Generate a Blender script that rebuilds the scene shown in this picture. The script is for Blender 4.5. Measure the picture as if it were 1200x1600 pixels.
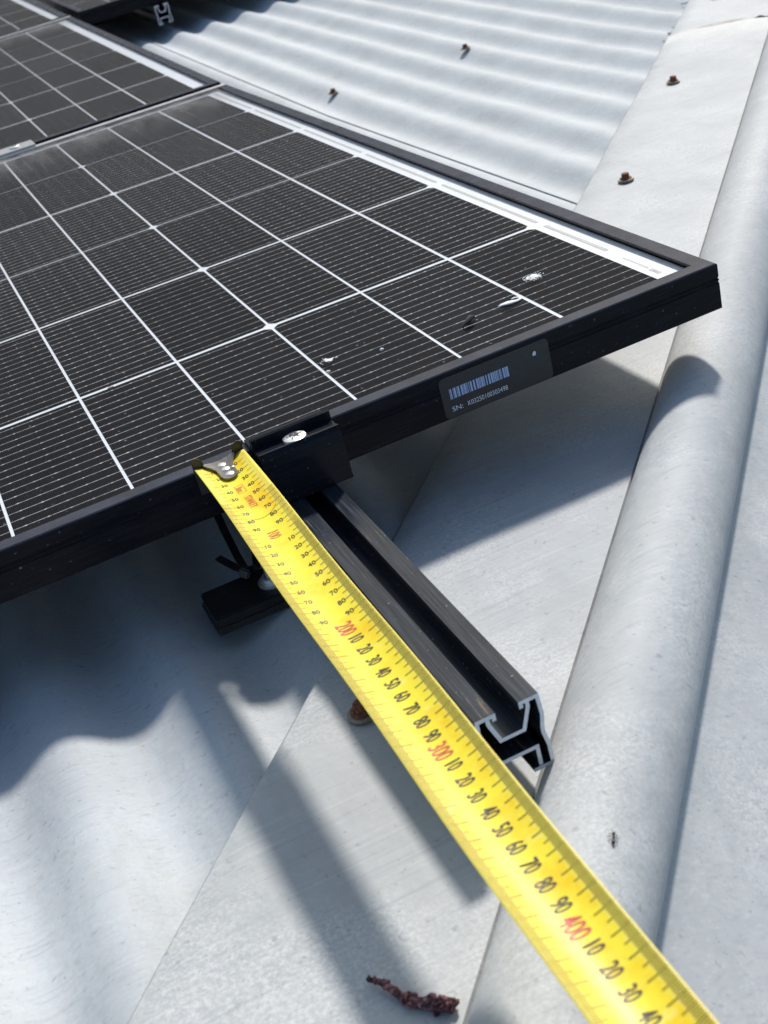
import bpy, bmesh, math, random
from mathutils import Matrix, Vector
random.seed(7)
for o in list(bpy.data.objects): bpy.data.objects.remove(o)
scene = bpy.context.scene
col = scene.collection
R_ = math.radians

# ---------------------------------------------------------------- frame of the roof
PITCH = 29.0                                   # roof pitch, degrees; local +Y runs down the slope
ROOF = Matrix.Translation((0, 0, 4.7)) @ Matrix.Rotation(R_(-PITCH), 4, 'X')

# ---------------------------------------------------------------- camera
cx, cy, cz = Vector((0.89587626, -0.37790979, -0.23364485)), Vector((-0.37975031, -0.3783085, -0.84419925)), Vector((0.23064133, 0.84502477, -0.48242897))
CAM = Vector((-0.40633, -0.68021, 0.31359))
cm = Matrix(((cx.x, -cy.x, -cz.x, CAM.x), (cx.y, -cy.y, -cz.y, CAM.y), (cx.z, -cy.z, -cz.z, CAM.z), (0, 0, 0, 1)))
cam_data = bpy.data.cameras.new('camera')
cam = bpy.data.objects.new('camera', cam_data); col.objects.link(cam)
cam.matrix_world = ROOF @ cm
cam_data.sensor_fit = 'VERTICAL'; cam_data.sensor_height = 24; cam_data.sensor_width = 18
cam_data.lens = 2032.71 / 1600 * 24
cam_data.clip_start = 0.01; cam_data.clip_end = 2000
cam_data.dof.use_dof = True; cam_data.dof.focus_distance = 0.80; cam_data.dof.aperture_fstop = 13
scene.camera = cam
scene.render.resolution_x, scene.render.resolution_y = 768, 1024

# ---------------------------------------------------------------- light
to_sun = (ROOF.to_3x3() @ Vector((0.63, 0.69, 1.0))).normalized()
elev = math.asin(to_sun.z); azim = math.atan2(to_sun.x, to_sun.y)
world = bpy.data.worlds.new('World'); scene.world = world; world.use_nodes = True
wn = world.node_tree
sky = wn.nodes.new('ShaderNodeTexSky'); sky.sky_type = 'NISHITA'; sky.sun_disc = False
sky.sun_elevation = elev; sky.sun_rotation = azim; sky.air_density = 1.0; sky.dust_density = 0.5; sky.ozone_density = 1.5
bg = wn.nodes['Background']; bg.inputs['Strength'].default_value = 0.15
wn.links.new(sky.outputs[0], bg.inputs['Color'])
sd = bpy.data.lights.new('sun', 'SUN'); sd.energy = 3.8; sd.angle = R_(4.8); sd.color = (1.0, 0.97, 0.93)
sun = bpy.data.objects.new('sun', sd); col.objects.link(sun)
sun.rotation_euler = (-to_sun).to_track_quat('-Z', 'Y').to_euler(); sun.location = (0, 0, 12)
vs = scene.view_settings
vs.view_transform = 'Standard'; vs.look = 'None'; vs.gamma = 1; vs.exposure = 0.13; vs.use_curve_mapping = False

# ---------------------------------------------------------------- node helpers
def mat(name):
    m = bpy.data.materials.new(name); m.use_nodes = True
    nt = m.node_tree; return m, nt, nt.nodes['Principled BSDF']
def N(nt, typ, **kw):
    n = nt.nodes.new(typ)
    for k, v in kw.items():
        if k in n.inputs.keys(): n.inputs[k].default_value = v
        else: setattr(n, k, v)
    return n
def L(nt, a, b): nt.links.new(a, b)
def coords(nt, scale=(1, 1, 1), kind='Object'):
    t = N(nt, 'ShaderNodeTexCoord'); mp = N(nt, 'ShaderNodeMapping'); mp.inputs['Scale'].default_value = scale
    L(nt, t.outputs[kind], mp.inputs[0]); return mp.outputs[0]
def noise(nt, vec, scale, detail=4, rough=0.55):
    n = N(nt, 'ShaderNodeTexNoise'); n.inputs['Scale'].default_value = scale; n.inputs['Detail'].default_value = detail
    n.inputs['Roughness'].default_value = rough; L(nt, vec, n.inputs['Vector']); return n.outputs['Fac']
def ramp(nt, fac, stops):
    r = N(nt, 'ShaderNodeValToRGB'); e = r.color_ramp.elements
    while len(e) < len(stops): e.new(0.5)
    for el, (p, c) in zip(e, stops):
        el.position = p; el.color = (c, c, c, 1) if isinstance(c, (int, float)) else (*c, 1)
    L(nt, fac, r.inputs[0]); return r.outputs[0]
def math_(nt, op, a, b=None, clamp=False):
    n = N(nt, 'ShaderNodeMath', operation=op, use_clamp=clamp)
    for i, v in enumerate((a, b)):
        if v is None: continue
        if isinstance(v, (int, float)): n.inputs[i].default_value = v
        else: L(nt, v, n.inputs[i])
    return n.outputs[0]
def mixc(nt, fac, a, b, blend='MIX'):
    n = N(nt, 'ShaderNodeMix', data_type='RGBA', blend_type=blend)
    for s, v in ((n.inputs[0], fac), (n.inputs[6], a), (n.inputs[7], b)):
        if isinstance(v, (int, float)): s.default_value = v
        elif isinstance(v, tuple): s.default_value = (*v, 1) if len(v) == 3 else v
        else: L(nt, v, s)
    return n.outputs[2]
def bump(nt, h, strength, dist, bsdf):
    b = N(nt, 'ShaderNodeBump'); b.inputs['Strength'].default_value = strength; b.inputs['Distance'].default_value = dist
    L(nt, h, b.inputs['Height']); L(nt, b.outputs[0], bsdf.inputs['Normal'])

# ---------------------------------------------------------------- materials
def roof_metal(name, grain, base=(0.47, 0.485, 0.48), metal=0.0, r0=0.50):
    """Weathered pale zinc-coated steel: cloudy patches, fine mineral grain, satin sheen."""
    m, nt, b = mat(name); v = coords(nt)
    big = noise(nt, v, 9, 5, 0.6); fine = noise(nt, v, 480, 4, 0.75); mid = noise(nt, v, 90, 4, 0.65)
    gmask = ramp(nt, noise(nt, v, 11, 4, 0.6), [(0.42, 0.0), (0.60, 1.0)])
    c = mixc(nt, ramp(nt, big, [(0.3, 0.0), (0.7, 1.0)]), tuple(x * 0.90 for x in base), tuple(x * 1.07 for x in base))
    c = mixc(nt, ramp(nt, mid, [(0.42, 0.0), (0.75, 0.35)]), c, (0.55, 0.53, 0.49))
    g = ramp(nt, fine, [(0.42, 0.0), (0.66, 1.0)])
    gm = math_(nt, 'MULTIPLY', math_(nt, 'MULTIPLY', g, gmask), grain)
    c = mixc(nt, gm, c, (0.72, 0.71, 0.68))
    pits = ramp(nt, noise(nt, v, 260, 2, 0.5), [(0.28, 1.0), (0.33, 0.0)])
    c = mixc(nt, math_(nt, 'MULTIPLY', pits, 0.35), c, (0.20, 0.20, 0.20))
    dirt = ramp(nt, noise(nt, coords(nt, (1, .25, 1)), 30, 6, 0.7), [(0.56, 0.0), (0.80, 0.45)])
    c = mixc(nt, dirt, c, (0.33, 0.32, 0.30))
    mp = N(nt, 'ShaderNodeMapping'); tc = N(nt, 'ShaderNodeTexCoord'); L(nt, tc.outputs['Object'], mp.inputs[0])
    mp.inputs['Rotation'].default_value = (0, 0, R_(-48.7) if grain > .5 else R_(-90)); mp.inputs['Scale'].default_value = (9, 420, 420)
    sc = noise(nt, mp.outputs[0], 1.0, 4, 0.6)                                   # rolling and rubbing marks along the sheet
    c = mixc(nt, ramp(nt, sc, [(0.56, 0.0), (0.70, 0.30)]), c, (0.27, 0.28, 0.285))
    c = mixc(nt, ramp(nt, sc, [(0.30, 0.22), (0.44, 0.0)]), c, (0.66, 0.66, 0.64))
    L(nt, c, b.inputs['Base Color'])
    b.inputs['Metallic'].default_value = metal
    b.inputs['Specular IOR Level'].default_value = 0.12 if grain < .5 else 0.25
    L(nt, ramp(nt, mid, [(0.3, r0), (0.7, r0 + 0.16)]), b.inputs['Roughness'])
    h = math_(nt, 'ADD', math_(nt, 'MULTIPLY', big, 5.0), math_(nt, 'MULTIPLY', fine, 0.03 + 0.05 * grain))
    bump(nt, h, 0.5, 0.0012, b)
    return m
M = {}
M['roof'] = roof_metal('weathered_roof_steel', 0.25, (0.490, 0.510, 0.512), 0.0, 0.60)
M['hip'] = roof_metal('weathered_hip_steel', 0.55, (0.435, 0.445, 0.440), 0.0, 0.55)

def simple(name, color, rough=0.5, metal=0.0, var=0.15, scale=60, bumpd=0.0, spec=0.5):
    m, nt, b = mat(name); v = coords(nt); n = noise(nt, v, scale, 4)
    L(nt, mixc(nt, n, tuple(x * (1 - var) for x in color), tuple(min(1, x * (1 + var)) for x in color)), b.inputs['Base Color'])
    L(nt, ramp(nt, noise(nt, v, scale * 2.3, 3), [(0.3, max(0.03, rough - 0.08)), (0.7, min(1, rough + 0.08))]), b.inputs['Roughness'])
    b.inputs['Metallic'].default_value = metal; b.inputs['Specular IOR Level'].default_value = spec
    if bumpd: bump(nt, noise(nt, v, scale * 4, 4), 0.5, bumpd, b)
    return m

def black_frame():
    m, nt, b = mat('black_anodised_frame'); v = coords(nt)
    sc = noise(nt, coords(nt, (45, 45, 400)), 1.0, 4); sp = noise(nt, v, 420, 2)
    c = mixc(nt, ramp(nt, sc, [(0.45, 0.0), (0.8, 1.0)]), (0.0055, 0.0065, 0.0095), (0.014, 0.016, 0.022))
    c = mixc(nt, ramp(nt, sp, [(0.70, 0.0), (0.76, 1.0)]), c, (0.16, 0.16, 0.16))
    t = N(nt, 'ShaderNodeTexCoord'); sx = N(nt, 'ShaderNodeSeparateXYZ'); L(nt, t.outputs['Object'], sx.inputs[0])
    ed = math_(nt, 'MULTIPLY', math_(nt, 'GREATER_THAN', sx.outputs[1], 1.1155), math_(nt, 'GREATER_THAN', sx.outputs[2], 0.0))
    ed = math_(nt, 'MULTIPLY', ed, ramp(nt, noise(nt, v, 60, 4), [(0.2, 0.75), (0.5, 1.0)]))     # dust lying on the low lip
    c = mixc(nt, ed, c, (0.66, 0.62, 0.58))
    lip_sheen = math_(nt, 'MULTIPLY', math_(nt, 'GREATER_THAN', sx.outputs[2], 0.0008), ramp(nt, noise(nt, v, 35, 5, 0.7), [(0.25, 0.45), (0.7, 1.0)]))
    lip_sheen = math_(nt, 'MULTIPLY', lip_sheen, math_(nt, 'SUBTRACT', 1.0, ed))
    c = mixc(nt, lip_sheen, c, (0.062, 0.068, 0.088))                                  # sky sheen of the upper lip, painted patchily into its colour
    L(nt, c, b.inputs['Base Color']); b.inputs['Metallic'].default_value = 0.0
    b.inputs['Specular IOR Level'].default_value = 0.10
    L(nt, ramp(nt, sc, [(0.3, 0.24), (0.7, 0.30)]), b.inputs['Roughness'])
    return m
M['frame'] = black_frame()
def clamp_mat():
    m, nt, b = mat('black_anodised_clamp'); v = coords(nt); n = noise(nt, coords(nt, (30, 500, 500)), 1.0, 4); sp = noise(nt, v, 500, 2)
    c = mixc(nt, n, (0.006, 0.007, 0.010), (0.016, 0.018, 0.024)); c = mixc(nt, ramp(nt, sp, [(0.70, 0.0), (0.75, 1.0)]), c, (0.2, 0.2, 0.2))
    L(nt, c, b.inputs['Base Color']); L(nt, ramp(nt, n, [(0.3, 0.20), (0.7, 0.32)]), b.inputs['Roughness']); b.inputs['Specular IOR Level'].default_value = 0.10
    return m
M['clamp'] = clamp_mat()
def rail_mat():
    m, nt, b = mat('black_anodised_rail'); v = coords(nt)
    sc = noise(nt, coords(nt, (900, 25, 900)), 1.0, 4); st = noise(nt, coords(nt, (60, 22, 60)), 1.0, 5, 0.7)
    sp = noise(nt, v, 380, 2)
    c = mixc(nt, ramp(nt, sc, [(0.4, 0.0), (0.8, 1.0)]), (0.0150, 0.0185, 0.0250), (0.052, 0.060, 0.075))
    c = mixc(nt, ramp(nt, math_(nt, 'MULTIPLY', st, ramp(nt, sc, [(0.35, 0.3), (0.65, 1.1)])), [(0.58, 0.0), (0.70, 0.75)]), c, (0.24, 0.16, 0.07))
    c = mixc(nt, ramp(nt, sp, [(0.70, 0.0), (0.75, 0.8)]), c, (0.30, 0.29, 0.27))
    L(nt, c, b.inputs['Base Color']); b.inputs['Specular IOR Level'].default_value = 0.15
    L(nt, ramp(nt, sc, [(0.3, 0.26), (0.7, 0.40)]), b.inputs['Roughness'])
    return m
M['rail'] = rail_mat()
M['cut'] = simple('bare_sawn_aluminium', (0.80, 0.84, 0.90), 0.6, 0.15, 0.3, 420, 0.0006)
M['bolt'] = simple('bright_stainless', (0.74, 0.72, 0.67), 0.42, 0.85, 0.12, 200)
M['hook'] = simple('dark_plated_hook', (0.15, 0.14, 0.13), 0.40, 0.5, 0.3, 250)
M['rivet'] = simple('rivet_steel', (0.66, 0.62, 0.56), 0.4, 0.7, 0.15, 300)
M['tab'] = simple('black_hook_tab', (0.02, 0.02, 0.02), 0.4, 0.0, 0.3, 200)
M['midclamp'] = simple('grey_clamp', (0.45, 0.46, 0.47), 0.4, 0.7, 0.1, 100)
M['rubber'] = simple('epdm_rubber', (0.045, 0.043, 0.038), 0.85, 0, 0.4, 400, 0.0006)
M['plastic'] = simple('black_plastic', (0.012, 0.012, 0.013), 0.45, 0, 0.2, 100)
M['backsheet'] = simple('white_backsheet', (0.80, 0.82, 0.84), 0.5, 0, 0.03, 60)
M['stripprint'] = simple('grey_strip_print', (0.48, 0.47, 0.42), 0.6, 0, 0.2, 800)
M['label'] = simple('black_sticker', (0.013, 0.013, 0.014), 0.42, 0, 0.3, 300)
M['labelink'] = simple('pale_blue_ink', (0.42, 0.52, 0.74), 0.5, 0, 0.2, 900)
M['labelwhite'] = simple('white_ink', (0.72, 0.74, 0.8), 0.5, 0, 0.1, 900)
M['ink'] = simple('black_print_ink', (0.035, 0.030, 0.012), 0.5, 0, 0.3, 900)
M['tick2'] = simple('pale_tick_ink', (0.42, 0.34, 0.05), 0.5, 0, 0.4, 500)
M['tick'] = simple('olive_tick_ink', (0.16, 0.13, 0.02), 0.5, 0, 0.4, 500)
M['red'] = simple('red_print_ink', (0.62, 0.07, 0.035), 0.5, 0, 0.2, 900)
M['faded'] = simple('faded_red_ink', (0.68, 0.19, 0.03), 0.5, 0, 0.3, 900)
M['white_flake'] = simple('white_dropping', (0.86, 0.84, 0.80), 0.9, 0, 0.15, 700, 0.001)
M['dark_flake'] = simple('dark_dropping', (0.035, 0.03, 0.028), 0.8, 0, 0.8, 600, 0.001)
M['ant'] = simple('ant_black', (0.02, 0.018, 0.016), 0.35)
M['sealant'] = simple('dull_grey_sealant', (0.47, 0.47, 0.46), 0.85, 0, 0.35, 150, 0.001)
M['slit'] = simple('rust_slit', (0.05, 0.035, 0.022), 0.9, 0, 0.5, 200)
M['case'] = simple('yellow_case', (0.80, 0.55, 0.02), 0.4, 0, 0.05, 80)
M['wall'] = simple('rendered_wall', (0.45, 0.42, 0.37), 0.9, 0, 0.1, 20, 0.002)
M['ground'] = simple('dry_grass_ground', (0.105, 0.095, 0.080), 0.95, 0, 0.4, 0.8)
def rust():
    m, nt, b = mat('rusted_steel'); v = coords(nt); n = noise(nt, v, 420, 5, 0.7)
    L(nt, ramp(nt, n, [(0.3, (0.045, 0.018, 0.010)), (0.5, (0.16, 0.055, 0.022)), (0.68, (0.30, 0.13, 0.05)), (0.8, (0.42, 0.36, 0.30))]), b.inputs['Base Color'])
    b.inputs['Roughness'].default_value = 0.8; bump(nt, n, 0.7, 0.0006, b); return m
M['rust'] = rust()
M['washer'] = simple('dull_zinc_washer', (0.30, 0.25, 0.20), 0.6, 0.5, 0.5, 300)
def stain():
    m, nt, b = mat('rust_stain_film'); v = coords(nt); n = noise(nt, v, 60, 5)
    b.inputs['Base Color'].default_value = (0.40, 0.33, 0.25, 1); b.inputs['Roughness'].default_value = 0.8
    L(nt, ramp(nt, n, [(0.35, 0.0), (0.7, 0.75)]), b.inputs['Alpha']); return m
M['stain'] = stain()
def stick():
    m, nt, b = mat('dried_pink_debris'); v = coords(nt); n = noise(nt, v, 330, 4, 0.7)
    L(nt, ramp(nt, n, [(0.40, (0.010, 0.007, 0.008)), (0.49, (0.11, 0.032, 0.036)), (0.58, (0.33, 0.12, 0.125)), (0.70, (0.56, 0.36, 0.33))]), b.inputs['Base Color'])
    b.inputs['Roughness'].default_value = 0.7; bump(nt, n, 0.8, 0.001, b); return m
M['stick'] = stick()

def blade_mat():
    m, nt, b = mat('yellow_tape_blade'); v = coords(nt, (1, 1, 0))
    n1 = noise(nt, v, 38, 5, 0.65); n2 = noise(nt, v, 300, 3, 0.6)
    c = mixc(nt, ramp(nt, n1, [(0.46, 0.0), (0.62, 1.0)]), (0.88, 0.71, 0.030), (0.86, 0.56, 0.004))
    c = mixc(nt, ramp(nt, n2, [(0.55, 0.0), (0.85, 0.5)]), c, (0.82, 0.74, 0.22))
    w = ramp(nt, noise(nt, coords(nt, (1, 1, 0)), 55, 5, 0.75), [(0.60, 0.0), (0.68, 0.55)])
    c = mixc(nt, w, c, (0.84, 0.77, 0.25))
    gr = ramp(nt, noise(nt, v, 95, 6, 0.8), [(0.60, 0.0), (0.74, 0.45)])                # handling grime and scuffs
    c = mixc(nt, gr, c, (0.50, 0.36, 0.06))
    uv = N(nt, 'ShaderNodeUVMap'); sx = N(nt, 'ShaderNodeSeparateXYZ'); L(nt, uv.outputs[0], sx.inputs[0])
    edge = math_(nt, 'ABSOLUTE', sx.outputs[0])
    c = mixc(nt, ramp(nt, edge, [(0.66, 0.0), (0.72, 0.55)]), c, (0.88, 0.74, 0.14))      # worn pale printed margin
    L(nt, c, b.inputs['Base Color']); b.inputs['Roughness'].default_value = 0.42
    b.inputs['Coat Weight'].default_value = 0.06; b.inputs['Coat Roughness'].default_value = 0.3; b.inputs['Specular IOR Level'].default_value = 0.3
    bump(nt, n1, 0.3, 0.0006, b); return m
M['blade'] = blade_mat()

CW, CH = 0.0705, 0.1822                                  # one third-cut cell
def cell_mat():
    m, nt, b = mat('solar_cell'); uv = N(nt, 'ShaderNodeUVMap'); sx = N(nt, 'ShaderNodeSeparateXYZ'); L(nt, uv.outputs[0], sx.inputs[0])
    u, v = sx.outputs[0], sx.outputs[1]                  # millimetres
    def tri(x, pitch, off=0.5):                          # distance in mm to the nearest line
        f = math_(nt, 'FRACT', math_(nt, 'ADD', math_(nt, 'DIVIDE', x, pitch), off))
        return math_(nt, 'MULTIPLY', math_(nt, 'ABSOLUTE', math_(nt, 'SUBTRACT', f, 0.5)), pitch)
    dv = tri(math_(nt, 'ADD', v, 5.7), 11.39); du = tri(math_(nt, 'ADD', u, 6.0), 13.6)
    wire = math_(nt, 'LESS_THAN', dv, 0.27)
    pad = math_(nt, 'MULTIPLY', math_(nt, 'LESS_THAN', dv, 0.62), math_(nt, 'LESS_THAN', du, 0.75))
    fing = math_(nt, 'LESS_THAN', tri(u, 1.25), 0.17)
    v3 = coords(nt); n = noise(nt, v3, 240, 3)
    c = mixc(nt, n, (0.0030, 0.0030, 0.0040), (0.0085, 0.0082, 0.0100))
    c = mixc(nt, math_(nt, 'MULTIPLY', fing, 0.5), c, (0.036, 0.036, 0.040))
    tn = ramp(nt, noise(nt, v3, 320, 2), [(0.35, 0.5), (0.65, 1.0)])
    c = mixc(nt, math_(nt, 'MULTIPLY', math_(nt, 'MAXIMUM', wire, pad), tn), c, (0.66, 0.67, 0.69))
    oi = N(nt, 'ShaderNodeObjectInfo')
    c = mixc(nt, 1.0, c, ramp(nt, oi.outputs['Random'], [(0.0, 0.7), (1.0, 1.15)]), 'MULTIPLY')
    df = N(nt, 'ShaderNodeBsdfDiffuse'); L(nt, c, df.inputs['Color']); L(nt, df.outputs[0], nt.nodes['Material Output'].inputs[0])
    return m
M['cell'] = cell_mat()
def glass_mat():
    m = bpy.data.materials.new('dusty_solar_glass'); m.use_nodes = True; nt = m.node_tree; nt.nodes.clear()
    out = N(nt, 'ShaderNodeOutputMaterial'); tr = N(nt, 'ShaderNodeBsdfTransparent'); gl = N(nt, 'ShaderNodeBsdfGlossy')
    gl.inputs['Roughness'].default_value = 0.06; gl.inputs['Color'].default_value = (0.9, 0.9, 0.9, 1)
    fr = N(nt, 'ShaderNodeFresnel'); fr.inputs['IOR'].default_value = 1.22
    mx = N(nt, 'ShaderNodeMixShader'); L(nt, fr.outputs[0], mx.inputs[0]); L(nt, tr.outputs[0], mx.inputs[1]); L(nt, gl.outputs[0], mx.inputs[2])
    df = N(nt, 'ShaderNodeBsdfDiffuse'); df.inputs['Color'].default_value = (0.40, 0.385, 0.375, 1)
    v = coords(nt); t = N(nt, 'ShaderNodeTexCoord'); sx = N(nt, 'ShaderNodeSeparateXYZ'); L(nt, t.outputs['Object'], sx.inputs[0])
    film = ramp(nt, noise(nt, v, 7, 5, 0.6), [(0.3, 0.001), (0.78, 0.012)])
    # dirt that has washed down to the low edge of the pane (local y near 1.12), streaky
    low = ramp(nt, sx.outputs[1], [(0.955, 0.0), (1.0, 0.0)])
    lowf = N(nt, 'ShaderNodeMapRange'); L(nt, sx.outputs[1], lowf.inputs[0]); lowf.inputs[1].default_value = 0.955; lowf.inputs[2].default_value = 1.115
    st = ramp(nt, noise(nt, coords(nt, (34, 9, 1)), 1.0, 6, 0.65), [(0.34, 0.10), (0.62, 1.0)])
    lowd = math_(nt, 'MULTIPLY', math_(nt, 'MULTIPLY', math_(nt, 'POWER', lowf.outputs[0], 1.3), math_(nt, 'MULTIPLY', st, ramp(nt, noise(nt, v, 130, 4, 0.7), [(0.35, 0.35), (0.65, 1.0)]))), 0.62)
    vo = N(nt, 'ShaderNodeTexVoronoi'); vo.inputs['Scale'].default_value = 170; L(nt, v, vo.inputs['Vector'])
    sel = ramp(nt, noise(nt, v, 120, 1), [(0.57, 0.0), (0.63, 1.0)])
    speck = math_(nt, 'MULTIPLY', ramp(nt, vo.outputs['Distance'], [(0.08, 0.6), (0.16, 0.0)]), sel)
    sm = ramp(nt, noise(nt, v, 900, 2, 0.6), [(0.66, 0.0), (0.73, 0.16)])
    fac = math_(nt, 'ADD', math_(nt, 'ADD', film, sm), math_(nt, 'ADD', lowd, speck), clamp=True)
    m2 = N(nt, 'ShaderNodeMixShader'); L(nt, fac, m2.inputs[0]); L(nt, mx.outputs[0], m2.inputs[1]); L(nt, df.outputs[0], m2.inputs[2])
    L(nt, m2.outputs[0], out.inputs[0]); return m
M['glass'] = glass_mat()

# ---------------------------------------------------------------- mesh helpers
def link(name, me, m=None, parent=None, smooth=False):
    o = bpy.data.objects.new(name, me); col.objects.link(o)
    if m is not None:
        for x in (m if isinstance(m, (list, tuple)) else [m]):
            me.materials.append(x)
    if smooth:
        for p in me.polygons: p.use_smooth = True
    if parent is not None: o.parent = parent
    return o
def mesh(name, verts, faces, m=None, parent=None, smooth=False):
    me = bpy.data.meshes.new(name); me.from_pydata([tuple(v) for v in verts], [], faces); me.update()
    return link(name, me, m, parent, smooth)
def from_bm(name, bm, m=None, parent=None, smooth=False):
    me = bpy.data.meshes.new(name); bmesh.ops.recalc_face_normals(bm, faces=bm.faces); bm.to_mesh(me); bm.free()
    return link(name, me, m, parent, smooth)
def tag(o, label, cat, group=None, kind=None):
    o['label'] = label; o['category'] = cat
    if group: o['group'] = group
    if kind: o['kind'] = kind
    return o
def empty(name, mw):
    o = bpy.data.objects.new(name, None); col.objects.link(o); o.empty_display_size = 0.02; o.matrix_world = mw; return o
def bm_box(bm, x0, x1, y0, y1, z0, z1, bev=0.0):
    r = bmesh.ops.create_cube(bm, size=1)['verts']
    bmesh.ops.scale(bm, vec=(x1 - x0, y1 - y0, z1 - z0), verts=r)
    bmesh.ops.translate(bm, vec=((x0 + x1) / 2, (y0 + y1) / 2, (z0 + z1) / 2), verts=r)
    if bev:
        ed = list({e for v in r for e in v.link_edges})
        bmesh.ops.bevel(bm, geom=ed, offset=bev, segments=2, affect='EDGES')
def extrude_profile(prof, a, b, axis, closed=True):
    """prof: list of (p, q) 2D; returns verts, faces of a prism between a and b along axis ('x' or 'y')."""
    n = len(prof); vs = []
    for s in (a, b):
        for p, q in prof: vs.append((s, p, q) if axis == 'x' else (p, s, q))
    fs = [(i, (i + 1) % n, n + (i + 1) % n, n + i) for i in range(n)]
    return vs, fs, [tuple(range(n - 1, -1, -1)), tuple(range(n, 2 * n))]
def tube(bm, pts, rad, seg=8):
    pts = [Vector(p) for p in pts]; rings = []
    rad = rad if isinstance(rad, (list, tuple)) else [rad] * len(pts)
    up = Vector((0.13, 0.21, 0.97))
    for i, p in enumerate(pts):
        d = (pts[min(i + 1, len(pts) - 1)] - pts[max(i - 1, 0)]).normalized()
        a = d.cross(up)
        if a.length < 1e-4: a = d.cross(Vector((1, 0, 0)))
        a.normalize(); b = d.cross(a)
        rings.append([bm.verts.new(p + (a * math.cos(2 * math.pi * k / seg) + b * math.sin(2 * math.pi * k / seg)) * rad[i]) for k in range(seg)])
    for r0, r1 in zip(rings, rings[1:]):
        for k in range(seg): bm.faces.new((r0[k], r0[(k + 1) % seg], r1[(k + 1) % seg], r1[k]))
    bm.faces.new(rings[0][::-1]); bm.faces.new(rings[-1])
def lathe(bm, prof, seg=24, c=(0, 0, 0)):
    rings = []
    for r, z in prof:
        if r < 1e-6: rings.append([bm.verts.new((c[0], c[1], c[2] + z))])
        else: rings.append([bm.verts.new((c[0] + r * math.cos(2 * math.pi * k / seg), c[1] + r * math.sin(2 * math.pi * k / seg), c[2] + z)) for k in range(seg)])
    for r0, r1 in zip(rings, rings[1:]):
        for k in range(seg):
            a, b = r0[k % len(r0)], r0[(k + 1) % len(r0)]; d, e = r1[k % len(r1)], r1[(k + 1) % len(r1)]
            f = [a, b, e, d]; f = [x for i, x in enumerate(f) if x not in f[:i]]
            if len(f) > 2: bm.faces.new(f)
def text_geo(txt, size, cond=1.0, bold=0.0):
    """outline lettering as flat triangles: (verts2d, faces), centred"""
    cu = bpy.data.curves.new('t', 'FONT'); cu.body = txt; cu.size = 1.0; cu.resolution_u = 3; cu.offset = bold
    o = bpy.data.objects.new('t', cu); col.objects.link(o)
    bpy.context.view_layer.update()
    me = bpy.data.meshes.new_from_object(o.evaluated_get(bpy.context.evaluated_depsgraph_get()))
    v = [(p.co.x, p.co.y) for p in me.vertices]; f = [tuple(p.vertices) for p in me.polygons]
    bpy.data.objects.remove(o); bpy.data.curves.remove(cu); bpy.data.meshes.remove(me)
    x0, x1 = min(p[0] for p in v), max(p[0] for p in v); y0, y1 = min(p[1] for p in v), max(p[1] for p in v)
    k = size / 0.69
    return [((x - (x0 + x1) / 2) * k * cond, (y - (y0 + y1) / 2) * k) for x, y in v], f
_tc = {}
def text_cached(*a):
    if a not in _tc: _tc[a] = text_geo(*a)
    return _tc[a]

# ================================================================ SETTING
g = mesh('ground', [(-900, -900, 0), (900, -900, 0), (900, 900, 0), (-900, 900, 0)], [(0, 1, 2, 3)], M['ground']); g['kind'] = 'structure'; g['label'] = 'dry grass ground far below the roof'

# ---------------------------------------------------------------- house: roof sheets, hip caps, screws
TX, TY = 0.660, 0.751                                    # unit vector along the hip, in the roof plane
NX, NY = 0.751, -0.660                                   # across the hip, towards the other slope
CREST = -0.0885; AMP = 0.0061; PIT = 0.076; X0 = -0.372   # corrugation
DELTA = R_(38)
def sag(y):                                              # the sheeting kicks up a little past the first panel row
    d = y - 1.10
    return 0.0 if d <= 0 else (0.0235 * d * d / 0.16 if d < 0.08 else 0.0235 * (d - 0.04))
def corr(x): return CREST - AMP + AMP * math.cos(2 * math.pi * (x - X0) / PIT)
house = empty('house', ROOF)
tag(house, 'weathered pale zinc roof of corrugated sheets with a rolled hip cap', 'house')

def slope2(x, y, z):
    """mirror a point of the first slope onto the second one"""
    t = TX * x + TY * y; m = -(NX * x + NY * y); h = z + 0.085
    n0 = 0.012
    px = n0 + m * math.cos(DELTA) + h * math.sin(DELTA); pz = -0.088 - m * math.sin(DELTA) + h * math.cos(DELTA)
    return (TX * t + NX * px, TY * t + NY * px, pz)
def roof_sheet(k, second=False):
    xa = 0.171 + 0.762 * k; xb = xa + 0.762 + 0.095
    nx = int((xb - xa) / PIT * 14); ny = 16; verts = []; faces = []
    for i in range(nx + 1):
        x = xa + (xb - xa) * i / nx
        y0 = (NX * x + 0.032) / 0.660
        y1 = max(3.9, y0 + 0.05)
        for j in range(ny + 1):
            y = y0 + (y1 - y0) * (j / ny) ** 1.2
            lap = 0.0016 * max(0.0, 1 - (x - xa) / 0.5)       # the near-side lap lies on its neighbour
            z = corr(x) + lap - 0.0008 + sag(y) + 0.0006 * math.sin(x * 3.1 + y * 2.3)
            verts.append(slope2(x, y, z) if second else (x, y, z))
    for i in range(nx):
        for j in range(ny):
            a = i * (ny + 1) + j; q = (a, a + ny + 1, a + ny + 2, a + 1)
            faces.append(q[::-1] if second else q)
    o = mesh('roof_sheet', verts, faces, M['roof'], house, True)
    s = o.modifiers.new('thickness', 'SOLIDIFY'); s.thickness = 0.0006; s.offset = -1
    return o
for k in range(-3, 4): roof_sheet(k)
for k in range(-2, 2): roof_sheet(k, True)

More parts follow.
